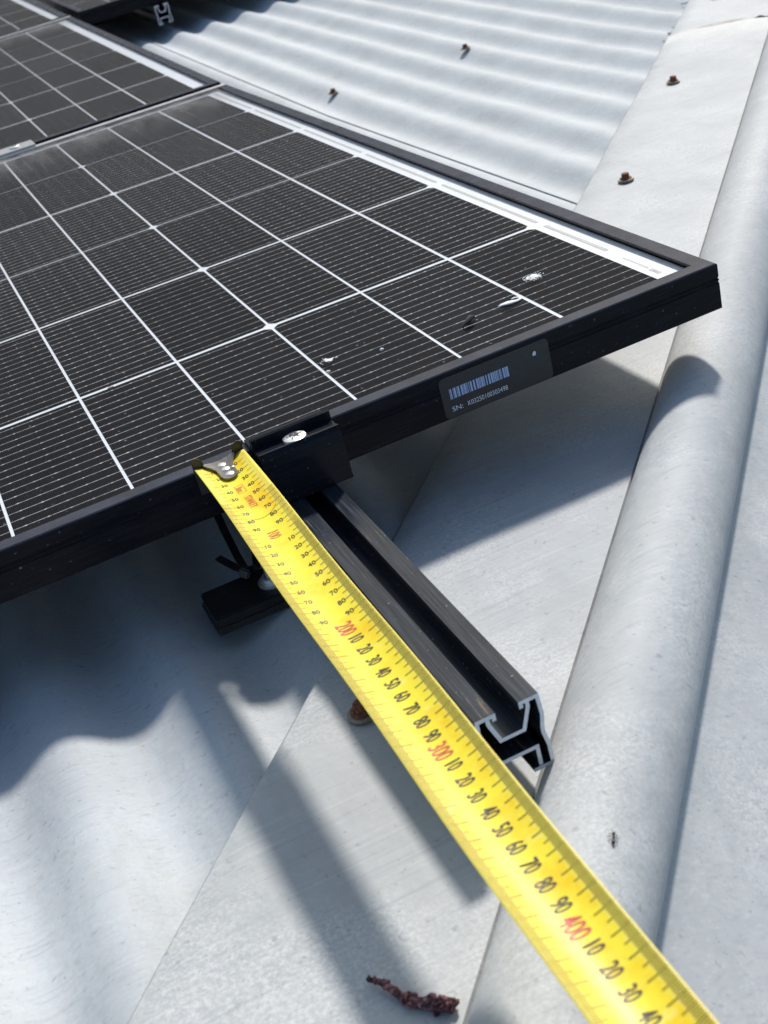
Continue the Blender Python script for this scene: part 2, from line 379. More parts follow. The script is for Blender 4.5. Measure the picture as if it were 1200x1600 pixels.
def hip_section(lift):
    """(n, z) polyline of the cap from the lip of one flange over the roll to the lip of the other"""
    pts = [(-0.1575, -0.0875), (-0.156, -0.0868), (-0.143, -0.0850), (-0.139, -0.0848)]
    for i in range(1, 12): pts.append((-0.139 + (0.121) * i / 12, -0.0848 - 0.0006 * math.sin(math.pi * i / 12)))
    pts += [(-0.0206, -0.0849), (-0.0197, -0.0878)]
    c, r = (0.0115, -0.0905), 0.0300
    for i in range(0, 25):
        a = R_(176 - i * (176 + 27) / 24); pts.append((c[0] + r * math.cos(a), c[1] + r * math.sin(a)))
    n1, z1 = pts[-1]
    pts.append((n1 + 0.0014, z1 - 0.0022))
    n1, z1 = pts[-1]; L2 = 0.150
    for i in range(1, 14):
        d = L2 * i / 13; pts.append((n1 + d * math.cos(DELTA), z1 - d * math.sin(DELTA) - 0.0006 * math.sin(math.pi * i / 13)))
    n1, z1 = pts[-1]; pts.append((n1 + 0.014 * math.cos(DELTA + .15), z1 - 0.014 * math.sin(DELTA + .15)))
    return [(n, z + lift) for n, z in pts]
def hip_cap(t0, t1, lift, curl):
    sec = hip_section(lift); nt_ = 44; verts = []; faces = []; ns = len(sec)
    for j in range(nt_ + 1):
        t = t0 + (t1 - t0) * j / nt_
        if curl and j == nt_: t = t1
        for i, (n, z) in enumerate(sec):
            x, y = TX * t + NX * n, TY * t + NY * n
            wav = 0.0010 * math.sin(t * 17 + n * 22) * min(1, abs(n + 0.018) * 12) if n < -0.02 else 0.0
            cu = curl * max(0, (t - t1 + 0.06) / 0.06) * max(0.0, 1 - abs(n + 0.045) / 0.05) if curl else 0
            tt = 0.018 * math.sin((n + 0.16) * 22) if (curl and j == nt_ and n < -0.02) else 0   # slightly crooked hand-cut end
            verts.append((x + TX * tt, y + TY * tt, z + wav + cu + sag(y)))
    for j in range(nt_):
        for i in range(ns - 1):
            a = j * ns + i; faces.append((a, a + 1, a + ns + 1, a + ns))
    o = mesh('hip_cap', verts, faces, M['hip'], house, True); o.data.set_sharp_from_angle(angle=R_(32))
    s = o.modifiers.new('thickness', 'SOLIDIFY'); s.thickness = 0.0007; s.offset = 0
    return o
h1 = hip_cap(-1.9, 1.075, 0.0016, 0.0022); h1['label'] = 'upper length of folded hip cap, mottled grey'
h2 = hip_cap(1.01, 4.6, 0.0, 0); h2['label'] = 'lower length of hip cap tucked under the joint'

def on_hip(t, n): return TX * t + NX * n, TY * t + NY * n
# stained lap joint
verts, faces = [], []
for i in range(15):
    n = -0.125 + 0.105 * i / 14; tt = 0.018 * math.sin((n + 0.16) * 22); w = 0.010 + 0.012 * math.sin(math.pi * i / 14)
    for s in (0.001, w):
        x, y = on_hip(1.075 + tt + s, n); verts.append((x, y, -0.0841 + sag(y)))
    if i: a = 2 * i - 2; faces.append((a, a + 1, a + 3, a + 2))
mesh('rust_stain', verts, faces, M['stain'], h2)
bm = bmesh.new()
for i in range(9):
    f = i / 8; n = -0.043 + 0.021 * f; x, y = on_hip(1.092 + 0.006 * math.sin(f * 7), n)
    r = 0.0018 + 0.0022 * math.sin(math.pi * (0.15 + 0.7 * f)) * random.uniform(.7, 1.2)
    bmesh.ops.create_icosphere(bm, subdivisions=1, radius=r, matrix=Matrix.Translation((x, y, -0.0835 + sag(y))) @ Matrix.Diagonal((1, 1, .5, 1)))
from_bm('rust_slit', bm, M['slit'], h2, True)
# crusty old sealant along the flange edge beyond the joint
bm = bmesh.new()
for i in range(9):
    t = 1.06 + 0.26 * random.random() ** 1.3; n = -0.160 + random.gauss(0, 0.004); x, y = on_hip(t, n)
    bmesh.ops.create_icosphere(bm, subdivisions=1, radius=random.uniform(.002, .0055), matrix=Matrix.Translation((x, y, -0.0882 + sag(y))) @ Matrix.Rotation(random.random() * 6, 4, 'Z') @ Matrix.Diagonal((1.6, .8, .22, 1)))
o = from_bm('sealant_crumbs', bm, M['sealant'], h2, True); o['kind'] = 'stuff'

# hex-head roofing screws
def screw_meshes():
    bm = bmesh.new(); lathe(bm, [(0.0, 0.0012), (0.0085, 0.0010), (0.0088, 0.0004), (0.0088, -0.0010), (0, -0.0010)], 20)
    wme = bpy.data.meshes.new('washer'); bmesh.ops.recalc_face_normals(bm, faces=bm.faces); bm.to_mesh(wme); bm.free(); wme.materials.append(M['washer'])
    bm = bmesh.new(); lathe(bm, [(0.0066, 0.0012), (0.0066, 0.0022), (0.0052, 0.0026), (0.0046, 0.0028)], 18)
    r = bmesh.ops.create_cone(bm, cap_ends=True, segments=6, radius1=0.0046, radius2=0.0043, depth=0.0046, matrix=Matrix.Translation((0, 0, 0.0048)))
    hme = bpy.data.meshes.new('hex_head'); bmesh.ops.recalc_face_normals(bm, faces=bm.faces); bm.to_mesh(hme); bm.free(); hme.materials.append(M['rust'])
    return hme, wme
HEX, WASH = screw_meshes()
def roof_screw(x, y, z, tilt=0.0):
    o = bpy.data.objects.new('roof_screw', HEX); col.objects.link(o); o.parent = house
    o.location = (x, y, z); o.rotation_euler = (tilt, tilt * .6, random.random() * 6); o.scale = (.9, .9, .9)
    w = bpy.data.objects.new('washer', WASH); col.objects.link(w); w.parent = o
for t, n in ((-0.325, -0.1195), (0.472, -0.1165), (0.822, -0.1165), (1.275, -0.113)):
    x, y = on_hip(t, n); roof_screw(x, y, (-0.0825 if t < 1.05 else -0.0838) + sag(y) + .0006, random.uniform(-.08, .08))
for kx in (8, 11):
    for y in (1.262,):
        x = X0 + PIT * kx - 0.013
        if NX * x + NY * y < -0.2: roof_screw(x, y, CREST + sag(y) + .0008, 0.05)
# walls and fascia under the roof, out of sight of the camera
Z0 = ROOF.inverted()
bm = bmesh.new(); bm_box(bm, -3.0, 0.9, -1.0, 3.0, 0.0, 2.4)
wl = from_bm('wall', bm, M['wall']); wl.parent = house; wl.matrix_parent_inverse = ROOF.inverted()

# ================================================================ SOLAR PANELS
def frame_prof(out, inn, sgn):
    """cross-section of a frame member, (across, z); across runs from the outer face inwards"""
    T, B = 0.0015, -0.0290
    P = [(0.0, B), (0.0, -0.0118), (0.0004, -0.0112), (0.0004, -0.0106), (0.0, -0.0100), (0.0, -0.0092), (0.0004, -0.0086), (0.0004, -0.0080), (0.0, -0.0074),
         (0.0, T - 0.0009), (0.0009, T), (inn, T), (inn, -0.0005), (0.0030, -0.0060), (0.0030, B + 0.002), (0.024, B + 0.002), (0.024, B)]
    return P
FW_L, FW_S = 0.0110, 0.0118                               # visible lip of long and short members
PX1, PX0 = 0.0303, 0.0303 - 1.762
PY0, PY1 = -0.0075, 1.1275
def frame_member(name, side, parent):
    inn = FW_L if side in 'fb' else FW_S
    P = frame_prof(0, inn, 1); n = len(P); vs = []
    for end in (0, 1):
        for d, z in P:
            m = d * (FW_S / FW_L if side in 'fb' else FW_L / FW_S) if d <= inn else d      # mitre
            if side == 'f': vs.append(((PX0 + m) if end == 0 else (PX1 - m), PY0 + d, z))
            if side == 'b': vs.append(((PX0 + m) if end == 0 else (PX1 - m), PY1 - d, z))
            if side == 'r': vs.append((PX1 - d, (PY0 + m) if end == 0 else (PY1 - m), z))
            if side == 'l': vs.append((PX0 + d, (PY0 + m) if end == 0 else (PY1 - m), z))
    fs = [(i, (i + 1) % n, n + (i + 1) % n, n + i) for i in range(n)] + [tuple(range(n)), tuple(range(2 * n - 1, n - 1, -1))]
    bm = bmesh.new(); bv = [bm.verts.new(v) for v in vs]
    for f in fs: bm.faces.new([bv[i] for i in f])
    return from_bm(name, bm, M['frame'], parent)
ROWS = [0.0042, 0.1850, 0.3696, 0.5508, 0.7368, 0.9248, 1.1085]
GAPR = [0.002, 0.0040, 0.0036, 0.0020, 0.0038, 0.0016, 0.002]
COLP = 0.0716
def cell_mesh(kind, w, h):
    c = 0.0042; a = []
    lo = kind == 0; hi = kind == 2                        # chamfer on the right / left ends of the wafer
    x0, x1, y0, y1 = 0, w, 0, h
    P = []
    P += [(x0 + c, y0), ] if hi else [(x0, y0)]
    P += [(x1 - c, y0), (x1, y0 + c)] if lo else [(x1, y0)]
    P += [(x1, y1 - c), (x1 - c, y1)] if lo else [(x1, y1)]
    P += [(x0 + c, y1), (x0, y1 - c), (x0, y0 + c)] if hi else [(x0, y1)]
    me = bpy.data.meshes.new('solar_cell'); me.from_pydata([(p[0], p[1], 0) for p in P], [], [tuple(range(len(P)))])
    uv = me.uv_layers.new(name='UVMap')
    for lp in me.loops:
        p = P[lp.vertex_index]; uv.data[lp.index].uv = (p[0] * 1000, p[1] * 1000 / h * CH)
    me.materials.append(M['cell']); return me
CELLS = {}
def solar_panel(mw, label):
    root = empty('solar_panel', mw); tag(root, label, 'solar panel', 'solar panels on the roof')
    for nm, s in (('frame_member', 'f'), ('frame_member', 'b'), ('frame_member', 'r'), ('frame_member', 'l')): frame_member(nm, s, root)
    ix0, ix1, iy0, iy1 = PX0 + FW_S - .002, PX1 - FW_S + .002, PY0 + FW_L - .002, PY1 - FW_L + .002
    mesh('backsheet', [(ix0, iy0, -.0036), (ix1, iy0, -.0036), (ix1, iy1, -.0036), (ix0, iy1, -.0036)], [(0, 1, 2, 3)], M['backsheet'], root)
    for r in range(6):
        y0, y1 = ROWS[r] + GAPR[r] / 2, ROWS[r + 1] - GAPR[r + 1] / 2
        for c in range(24):
            xr = 0.0 - COLP * c - (0.004 if c >= 12 else 0) - (0.0004 if c == 0 else 0.0010)
            key = (r, c % 3)
            if key not in CELLS: CELLS[key] = cell_mesh((0, 1, 2)[c % 3], COLP - 0.0020, y1 - y0)
            o = bpy.data.objects.new('solar_cell', CELLS[key]); col.objects.link(o); o.parent = root
            o.location = (xr - (COLP - 0.0020), y0, -.00345)
    z = -.0006
    mesh('glass', [(ix0, iy0, z), (ix1, iy0, z), (ix1, iy1, z), (ix0, iy1, z)], [(0, 1, 2, 3)], M['glass'], root)
    return root
p1 = solar_panel(ROOF, 'solar panel with barcode sticker on its black frame, its corner overhanging the hip roll')
TILT = Matrix.Translation((0, 1.1465, 0.0005)) @ Matrix.Rotation(R_(1.35), 4, 'X') @ Matrix.Translation((0, -PY0, 0))
p2 = solar_panel(ROOF @ TILT, 'solar panel joined by a silver mid clamp to the panel with the barcode sticker')
p3 = solar_panel(ROOF @ TILT @ Matrix.Translation((0, 1.152, 0)), 'solar panel beyond the one with the mid clamp, in line with it')
p4 = solar_panel(ROOF @ TILT @ Matrix.Translation((1.784, 1.152, 0)), 'solar panel standing out sideways over its own cut black rail end')

# ribbon lines and small print on the white end strip of the first panel
bm = bmesh.new()
def flat(bm, x0, x1, y0, y1, z):
    bm.faces.new([bm.verts.new(p) for p in ((x0, y0, z), (x1, y0, z), (x1, y1, z), (x0, y1, z))])
for r in range(6): flat(bm, 0.0062, 0.0092, ROWS[r] + (0.085 if r == 0 else 0.006), ROWS[r + 1] - 0.006, -.0034)
for a, b_ in ((0.022, 0.0255), (0.0262, 0.0285), (0.0292, 0.0335)): flat(bm, 0.0048, 0.0082, a, b_, -.0034)
y = 0.036
while y < 0.068:
    w = random.uniform(.0008, .0018); flat(bm, 0.0052 + random.uniform(0, .0006), 0.0078, y, y + w * .55, -.0034); y += w + .0008
from_bm('strip_print', bm, M['stripprint'], p1)

# serial-number sticker on the front face
def rounded(x0, x1, z0, z1, r, y, seg=5):
    out = []
    for cx_, cz_, a0 in ((x1 - r, z1 - r, 0), (x0 + r, z1 - r, 90), (x0 + r, z0 + r, 180), (x1 - r, z0 + r, 270)):
        for i in range(seg + 1):
            a = R_(a0 + 90 * i / seg); out.append((cx_ + r * math.cos(a), y, cz_ + r * math.sin(a)))
    return out
vs = rounded(-0.1695, -0.0945, -0.0285, -0.0018, 0.003, PY0 - 0.0005)
lab = mesh('serial_label', vs, [tuple(range(len(vs)))[::-1]], M['label'], p1); lab['label'] = 'black sticker with pale blue barcode and serial number'
bm = bmesh.new(); x = -0.1640
rnd = random.Random(3)
while x < -0.1235:
    w = rnd.choice((.0004, .0004, .0008, .0012)); gp = rnd.choice((.0003, .0003, .0006, .0009))
    bm.faces.new([bm.verts.new(p) for p in ((x, PY0 - .0008, -.0165), (x + w, PY0 - .0008, -.0165), (x + w, PY0 - .0008, -.0098), (x, PY0 - .0008, -.0098))]); x += w + gp
from_bm('barcode', bm, M['labelink'], lab)
def front_text(txt, size, cx_, cz_, width, m):
    v, f = text_geo(txt, size); k = width / (max(p[0] for p in v) - min(p[0] for p in v))
    return mesh('lettering', [(cx_ + p[0] * k, PY0 - .0008, cz_ + p[1]) for p in v], f, m, lab)
front_text('SN:', .0031, -0.1608, -0.0230, 0.0072, M['labelwhite'])
front_text('K03250100303498', .0031, -0.1400, -0.0230, 0.0275, M['labelwhite'])
mesh('torn_chip', [(-.1063, PY0 - .0009, -.0098), (-.1040, PY0 - .0009, -.0100), (-.1036, PY0 - .0009, -.0078), (-.1048, PY0 - .0009, -.0070), (-.1058, PY0 - .0009, -.0080)], [(0, 1, 2, 3, 4)], M['labelwhite'], lab)

# ================================================================ RAILS, CLAMPS, FEET
def rail_mesh(y0, y1):
    h = 0.00095
    A = [(.0064, -.0328), (.0064, -.0300), (.0143, -.0300), (.0149, -.0400), (.0137, -.0470), (.0137, -.0495), (.0150, -.0570), (.0151, -.0672), (.0058, -.0672)]
    B = [(.0096, -.0306), (.0094, -.0336), (.0056, -.0442), (-.0056, -.0442), (-.0094, -.0336), (-.0096, -.0306)]
    C = [(.0096, -.0668), (.0096, -.0558), (-.0096, -.0558), (-.0096, -.0668)]
    A2 = [(-x, z) for x, z in A]
    bm = bmesh.new()
    for q, pl in enumerate((A, A2, B, C)):
        P = [Vector(p) for p in pl]; off = []
        for i, p in enumerate(P):
            d0 = (P[i] - P[i - 1]).normalized() if i else None
            d1 = (P[i + 1] - P[i]).normalized() if i < len(P) - 1 else None
            d0 = d0 or d1; d1 = d1 or d0
            n0, n1 = Vector((-d0.y, d0.x)), Vector((-d1.y, d1.x)); b_ = (n0 + n1).normalized()
            off.append(b_ * (h / max(.4, b_.dot(n0))))
        e = 0.00013 * q
        rings = []
        for s in (y0 + e, y1 - e):
            rings.append(([bm.verts.new(((p + o).x, s, (p + o).y)) for p, o in zip(P, off)], [bm.verts.new(((p - o).x, s, (p - o).y)) for p, o in zip(P, off)]))
        (a0, b0), (a1, b1) = rings
        for i in range(len(P) - 1):
            bm.faces.new((a0[i], a0[i + 1], a1[i + 1], a1[i])); bm.faces.new((b0[i + 1], b0[i], b1[i], b1[i + 1]))
            f = bm.faces.new((a0[i + 1], a0[i], b0[i], b0[i + 1])); f.material_index = 1
            f = bm.faces.new((a1[i], a1[i + 1], b1[i + 1], b1[i])); f.material_index = 1
        for i in (0, len(P) - 1):
            bm.faces.new((a0[i], b0[i], b1[i], a1[i]))
    return bm
RX = -0.2665
def rail(mw, x, y0, y1, label):
    o = from_bm('mounting_rail', rail_mesh(y0, y1), [M['rail'], M['cut']]); o.matrix_world = mw @ Matrix.Translation((x, 0, 0))
    return tag(o, label, 'rail', 'black mounting rails')
rail(ROOF, RX, -0.272, 1.137, 'black slotted aluminium rail reaching out past the end clamp, raw sawn end')
rail(ROOF @ TILT, RX, PY0 - .002, 2.27, 'black rail hidden under the panel with the mid clamp')
rail(ROOF @ TILT, 0.222, 1.118, 2.27, 'black rail with bare cut end under the sideways panel')

# end clamp
prof = [(0.0035, 0.0017), (0.0035, 0.0040), (-0.0110, 0.0040), (-0.0125, 0.0098), (-0.0140, 0.0108), (-0.0158, 0.0100), (-0.0158, 0.0042), (-0.0262, 0.0040), (-0.0268, 0.0058), (-0.0282, 0.0056),
        (-0.0296, 0.0030), (-0.0302, -0.0040), (-0.0296, -0.0120), (-0.0292, -0.0286), (-0.0268, -0.0286), (-0.0270, -0.0120), (-0.0275, -0.002), (-0.0255, 0.0018), (-0.0130, 0.0018), (-0.0085, 0.0017)]
ec = empty('end_clamp', ROOF); tag(ec, 'black end clamp with silver bolt gripping the barcoded frame over the rail', 'clamp')
bm = bmesh.new(); v, f, caps = extrude_profile(prof, -0.2895, -0.2405, 'x'); bv = [bm.verts.new(p) for p in v]
for q in f + caps: bm.faces.new([bv[i] for i in q])
bmesh.ops.triangulate(bm, faces=[x for x in bm.faces if len(x.verts) > 4])
o = from_bm('clamp_body', bm, M['clamp'], ec)
bv = o.modifiers.new('bevel', 'BEVEL'); bv.width = 0.0004; bv.segments = 2; bv.limit_method = 'ANGLE'
def button_bolt(parent, x, y, z, r=0.0072):
    bm = bmesh.new()
    lathe(bm, [(0.0, -0.028), (0.0036, -0.028), (0.0036, 0.0), (r, 0.0), (r, 0.0010), (r * .95, 0.0018), (r * .70, 0.0025), (r * .42, 0.0027), (r * .40, 0.0014), (0, 0.0012)], 32, (x, y, z))
    b = from_bm('bolt', bm, M['bolt'], parent, True); e = b.modifiers.new('e', 'EDGE_SPLIT'); e.split_angle = R_(40)
    bm = bmesh.new()
    for k in range(6):
        a = k * math.pi / 3; bmesh.ops.create_cube(bm, size=1, matrix=Matrix.Translation((x + r * .5 * math.cos(a), y + r * .5 * math.sin(a), z + .0025)) @ Matrix.Rotation(a, 4, 'Z') @ Matrix.Diagonal((r * .34, r * .12, .0006, 1)))
    from_bm('drive_socket', bm, M['hook'], b)
button_bolt(ec, -0.2655, -0.0212, 0.0040)
# mid clamp between the first two panels
mc = empty('mid_clamp', ROOF); tag(mc, 'small silver mid clamp with bolt bridging two panel frames', 'clamp')
bm = bmesh.new(); bm_box(bm, -0.2905, -0.2385, 1.1195, 1.1265 + .0335, 0.0019, 0.0045, 0.0006); bm_box(bm, -0.288, -0.241, 1.1290, 1.1370 + .008, -0.026, 0.0020)
from_bm('clamp_body', bm, M['midclamp'], mc)
button_bolt(mc, -0.2640, 1.1390, 0.0045)

def roof_foot(mw, y, label):
    ft = empty('roof_foot', mw @ Matrix.Translation((0, y, 0))); tag(ft, label, 'foot', 'feet under the rails')
    bm = bmesh.new(); bm_box(bm, -0.3440, -0.2520, -0.018, 0.018, -0.0846, -0.0780, 0.0008); bm_box(bm, -0.2870, -0.2822, -0.018, 0.018, -0.0782, -0.0430, 0.0006)
    from_bm('foot_plate', bm, M['plastic'], ft)
    bm = bmesh.new(); bm_box(bm, -0.2860, -0.2480, -0.017, 0.017, -0.0782, -0.0680); from_bm('rail_seat', bm, M['plastic'], ft)
    bm = bmesh.new(); bm_box(bm, -0.3446, -0.2515, -0.0186, 0.0186, -0.0888, -0.0847)
    for i in range(34):
        xx = -0.3440 + i * .0027; bm_box(bm, xx, xx + .0012, -0.0194, 0.0194, -0.0878, -0.0852)
    for i in range(13):
        yy = -0.0175 + i * .0028; bm_box(bm, -0.3454, -0.2510, yy, yy + .0012, -0.0876, -0.0854)
    from_bm('rubber_pad', bm, M['rubber'], ft)
    bm = bmesh.new(); lathe(bm, [(0, 0), (0.0098, 0.0), (0.0100, .0008), (0.0088, .0014), (0.0080, .0015), (0.0078, .0030), (0.0068, .0042), (.005, .0046)], 28, (-0.302, -0.002, -0.0780))
    bmesh.ops.create_cone(bm, cap_ends=True, segments=6, radius1=.0048, radius2=.0046, depth=.006, matrix=Matrix.Translation((-0.302, -0.002, -0.0706)))
    from_bm('fixing_screw', bm, M['bolt'], ft)
    return ft
roof_foot(ROOF, -0.0165, 'black roof foot with ribbed rubber pad and flanged screw beside the yellow tape')
roof_foot(ROOF, 0.95, 'black roof foot hidden under the low half of the barcoded panel')
roof_foot(ROOF @ TILT, 0.90, 'black roof foot hidden under the panel with the mid clamp')
roof_foot(ROOF @ TILT @ Matrix.Translation((0.4885, 0, 0)), 1.60, 'black roof foot hidden under the sideways panel')

# cable tie hanging by the foot
ct = empty('cable_tie', ROOF); tag(ct, 'loose black cable tie hanging under the panel by the roof foot', 'cable tie')
def strap(name, pts, w, th, parent):
    bm = bmesh.new(); pts = [Vector(p) for p in pts]; rings = []
    for i, p in enumerate(pts):
        d = (pts[min(i + 1, len(pts) - 1)] - pts[max(i - 1, 0)]).normalized(); s = d.cross(Vector((.2, -.75, .6))).normalized(); u = s.cross(d).normalized()
        rings.append([bm.verts.new(p + s * a * w / 2 + u * b_ * th / 2) for a, b_ in ((-1, -1), (1, -1), (1, 1), (-1, 1))])
    for r0, r1 in zip(rings, rings[1:]):
        for k in range(4): bm.faces.new((r0[k], r0[(k + 1) % 4], r1[(k + 1) % 4], r1[k]))
    bm.faces.new(rings[0][::-1]); bm.faces.new(rings[-1])
    return from_bm(name, bm, M['plastic'], parent)
K = Vector((-0.3145, -0.0075, -0.0715))
strap('strap', [(-0.3120, 0.0700, -0.0290), (-0.3125, 0.058, -.047), (-.3132, .036, -.062), (-.3140, .012, -.0700), K], 0.0048, 0.0013, ct)
strap('strap_tail', [K + Vector((.001, -.001, 0)), (-.3185, .0065, -.0730), (-.3240, .0230, -.0720)], 0.0046, 0.0013, ct)
strap('strap_loop', [K, (-.3075, -.0060, -.0715), (-.3035, .0040, -.0660), (-.3020, .0170, -.0560), (-.3035, .0320, -.0420), (-.3060, .0420, -.0290)], 0.0048, 0.0013, ct)
bm = bmesh.new(); bm_box(bm, -.004, .004, -.0035, .0035, -.003, .003, .001); o = from_bm('tie_head', bm, M['plastic'], ct); o.location = K; o.rotation_euler = (.4, .3, .9)

# ================================================================ TAPE MEASURE
tm = empty('tape_measure', ROOF); tag(tm, 'yellow tape measure blade hooked on the panel edge, marked in millimetres', 'tape measure')
TXC, TY0, THW, TSAG = -0.3088, -0.0088, 0.0152, 0.0040
SMAX = 0.640
def blade(s, w, lift=0.0):
    """s: metres from the hook, w: -1 left edge .. +1 right edge"""
    x = TXC + THW * w * (1 + 0.0 * s) - 0.0022 * 0 + 0.0005 * math.sin(s * 31) * (1 if w < 0 else .6)
    zc = 0.0022 - 0.0175 * s - 0.0010 + 0.0005 * math.sin(s * 23 + w)
    curve = TSAG * (abs(w) ** 1.9)
    dz = 2 * TSAG * w / THW
    nrm = Vector((-dz, 0, 1)).normalized()
    return Vector((x, TY0 - s, zc + curve)) + nrm * lift
bm = bmesh.new(); uvl = bm.loops.layers.uv.new('UVMap'); ns, nw = 130, 20; grid = []
for i in range(ns + 1):
    s = SMAX * i / ns
    row = []
    for j in range(nw + 1):
        w = -1 + 2 * j / nw; s0 = s + (0.0028 * max(0, abs(w) - 0.80) / 0.2 if i == 0 else 0)
        row.append((bm.verts.new(blade(s0, w)), w, s))
    grid.append(row)
for i in range(ns):
    for j in range(nw):
        q = (grid[i][j], grid[i + 1][j], grid[i + 1][j + 1], grid[i][j + 1]); f = bm.faces.new([p[0] for p in q])
        for lp, p in zip(f.loops, q): lp[uvl].uv = (p[1], p[2])
bl = from_bm('blade', bm, M['blade'], tm, True)
sm = bl.modifiers.new('thickness', 'SOLIDIFY'); sm.thickness = 0.00025; sm.offset = 0
LIFT = 0.00028
def blade_print(name, items, m):
    """items: (verts[(s, w)], faces) in blade coordinates"""
    vs, fs = [], []
    for v, f in items:
        b0 = len(vs); vs += [blade(s, w, LIFT) for s, w in v]; fs += [tuple(b0 + i for i in q) for q in f]
    o = mesh(name, vs, fs, m, bl); o['kind'] = 'stuff'; return o
ticks, ticks2 = [], []
def tick(s, w0, w1, th):
    n = 3; v = []
    for i in range(n + 1):
        w = w0 + (w1 - w0) * i / n; v += [(s - th / 2, w), (s + th / 2, w)]
    (ticks if w0 > 0 and s > .1 else ticks2).append((v, [(2 * i, 2 * i + 1, 2 * i + 3, 2 * i + 2) for i in range(n)]))
for mm in range(8, 632):
    s = mm / 1000
    for sg in (-1, 1):
        if mm < 55 and mm % 5: continue
        worn = 0.30 if mm < 95 else 0.42
        if mm % 10 == 0: a = 0.985 if mm >= 55 else .80; e, th = (0.48 if sg > 0 else 0.46), .00042
        elif mm % 5 == 0: a = 0.985 if mm >= 55 else .80; e, th = 0.60, .00036
        else: a, e, th = 0.985, 0.74, (0.24 if mm < 95 else 0.32) / 1000
        if mm < 200: e = max(e, 0.56)
        tick(s, sg * a, sg * e, th)
blade_print('millimetre_ticks', ticks, M['tick']); blade_print('worn_ticks', ticks2, M['tick2'])
blk, red, fad = [], [], []
def put(lst, txt, s, w, size, cond, along):
    v, f = text_cached(txt, size, cond, 0.012)
    if along: lst.append(([(s + p[0], w + p[1] / THW) for p in v], f))              # reads away from the hook
    else: lst.append(([(s - p[1], w + p[0] / THW) for p in v], f))                  # reads across the blade
for mm in range(10, 630, 10):
    s = mm / 1000; d = mm % 100
    if d == 0: put(red if mm > 150 else fad, str(mm), s, 0.02 if mm > 150 else 0.0, .0078 if mm > 150 else .0062, .56 if mm > 150 else .62, True)
    elif mm < 200:
        for sg in (-1, 1): put(blk, str(d), s, sg * 0.42, .0031 if sg < 0 else .0033, .85, False)
    else: put(blk, str(d), s, 0.08, .0066, .56, True)
put(fad, '8m', 0.0395, -0.02, .0042, .8, True)
put(fad, 'STANLEY', 0.0575, 0.04, .0042, .58, True)
def rect(s0, s1, w0, w1, th):
    tw = th / THW
    for a, b_, c, d in ((s0, s1, w0, w0 + tw), (s0, s1, w1 - tw, w1), (s0, s0 + th, w0, w1), (s1 - th, s1, w0, w1)):
        fad.append(([(a, c), (b_, c), (b_, d), (a, d)], [(0, 1, 2, 3)]))
rect(0.0345, 0.0445, -0.17, 0.17, .0003)
arc = []
for i in range(17):
    a = math.pi * i / 16; w = -0.80 * math.cos(a); s = 0.066 + 0.013 * math.sin(a); arc += [(s, w), (s + .00028, w)]
blk.append((arc, [(2 * i, 2 * i + 1, 2 * i + 3, 2 * i + 2) for i in range(16)]))
blade_print('black_numerals', blk, M['ink']); blade_print('red_numerals', red, M['red']); blade_print('faded_red_print', fad, M['faded'])

# hook: riveted tongue, end plate with two rounded horns
hk = empty('hook', Matrix.Identity(4)); hk.parent = tm
bm = bmesh.new(); out = []
for s, hw in ((-0.0006, 0.0104), (0.0018, 0.0100), (0.0065, 0.0072), (0.0105, 0.0056), (0.0160, 0.0052), (0.0210, 0.0052), (0.0240, 0.0042), (0.0256, 0.0020)): out.append((s, hw))
top = []; 
for s, hw in out:
    row = []
    for k in range(5):
        w = (-1 + k / 2) * hw / THW; p = blade(max(s, -.001), w, 0.0011); row.append(bm.verts.new(p))
    top.append(row)
for r0, r1 in zip(top, top[1:]):
    for k in range(4): bm.faces.new((r0[k], r1[k], r1[k + 1], r0[k + 1]))
o = from_bm('tongue', bm, M['hook'], hk, False); sm = o.modifiers.new('t', 'SOLIDIFY'); sm.thickness = 0.0009
bm = bmesh.new()                                           # end plate, its face following the blade and rising into horns
pl = []
for i in range(41):
    w = -1.02 + 2.04 * i / 40; p = blade(0, max(-1, min(1, w))); x = TXC + THW * w
    d = abs(abs(w) - 0.80); horn = math.sqrt(max(0, 1 - (d / 0.24) ** 2)) * 0.0052 if d < 0.24 else 0
    pl.append((x, p.z + 0.0010 + horn - (0.0008 if horn == 0 else 0)))
lo = [(x, -0.0130) for x, z in pl]
for yy in (TY0 + 0.0011, TY0 + 0.0002):
    pass
va = [bm.verts.new((x, TY0 + 0.0011, z)) for x, z in pl]; vb = [bm.verts.new((x, TY0 + 0.0011, z)) for x, z in lo]
vc = [bm.verts.new((x, TY0 + 0.0001, z)) for x, z in pl]; vd = [bm.verts.new((x, TY0 + 0.0001, z)) for x, z in lo]
for i in range(40):
    bm.faces.new((va[i], va[i + 1], vb[i + 1], vb[i])); bm.faces.new((vc[i + 1], vc[i], vd[i], vd[i + 1]))
    bm.faces.new((va[i + 1], va[i], vc[i], vc[i + 1])); bm.faces.new((vb[i], vb[i + 1], vd[i + 1], vd[i]))
bm.faces.new((va[0], vb[0], vd[0], vc[0])); bm.faces.new((va[-1], vc[-1], vd[-1], vb[-1]))
from_bm('end_plate', bm, M['tab'], hk)
for s, w, r in ((0.0062, -0.02, .0029), (0.0128, 0.0, .0029), (0.0203, 0.02, .0030), (0.0150, 0.27, .0012)):
    bm = bmesh.new(); lathe(bm, [(r, 0), (r, .0006), (r * .88, .0010), (r * .5, .0013), (0, .0014)], 20, blade(s, w, .0013)); from_bm('rivet', bm, M['rivet'], hk, True)
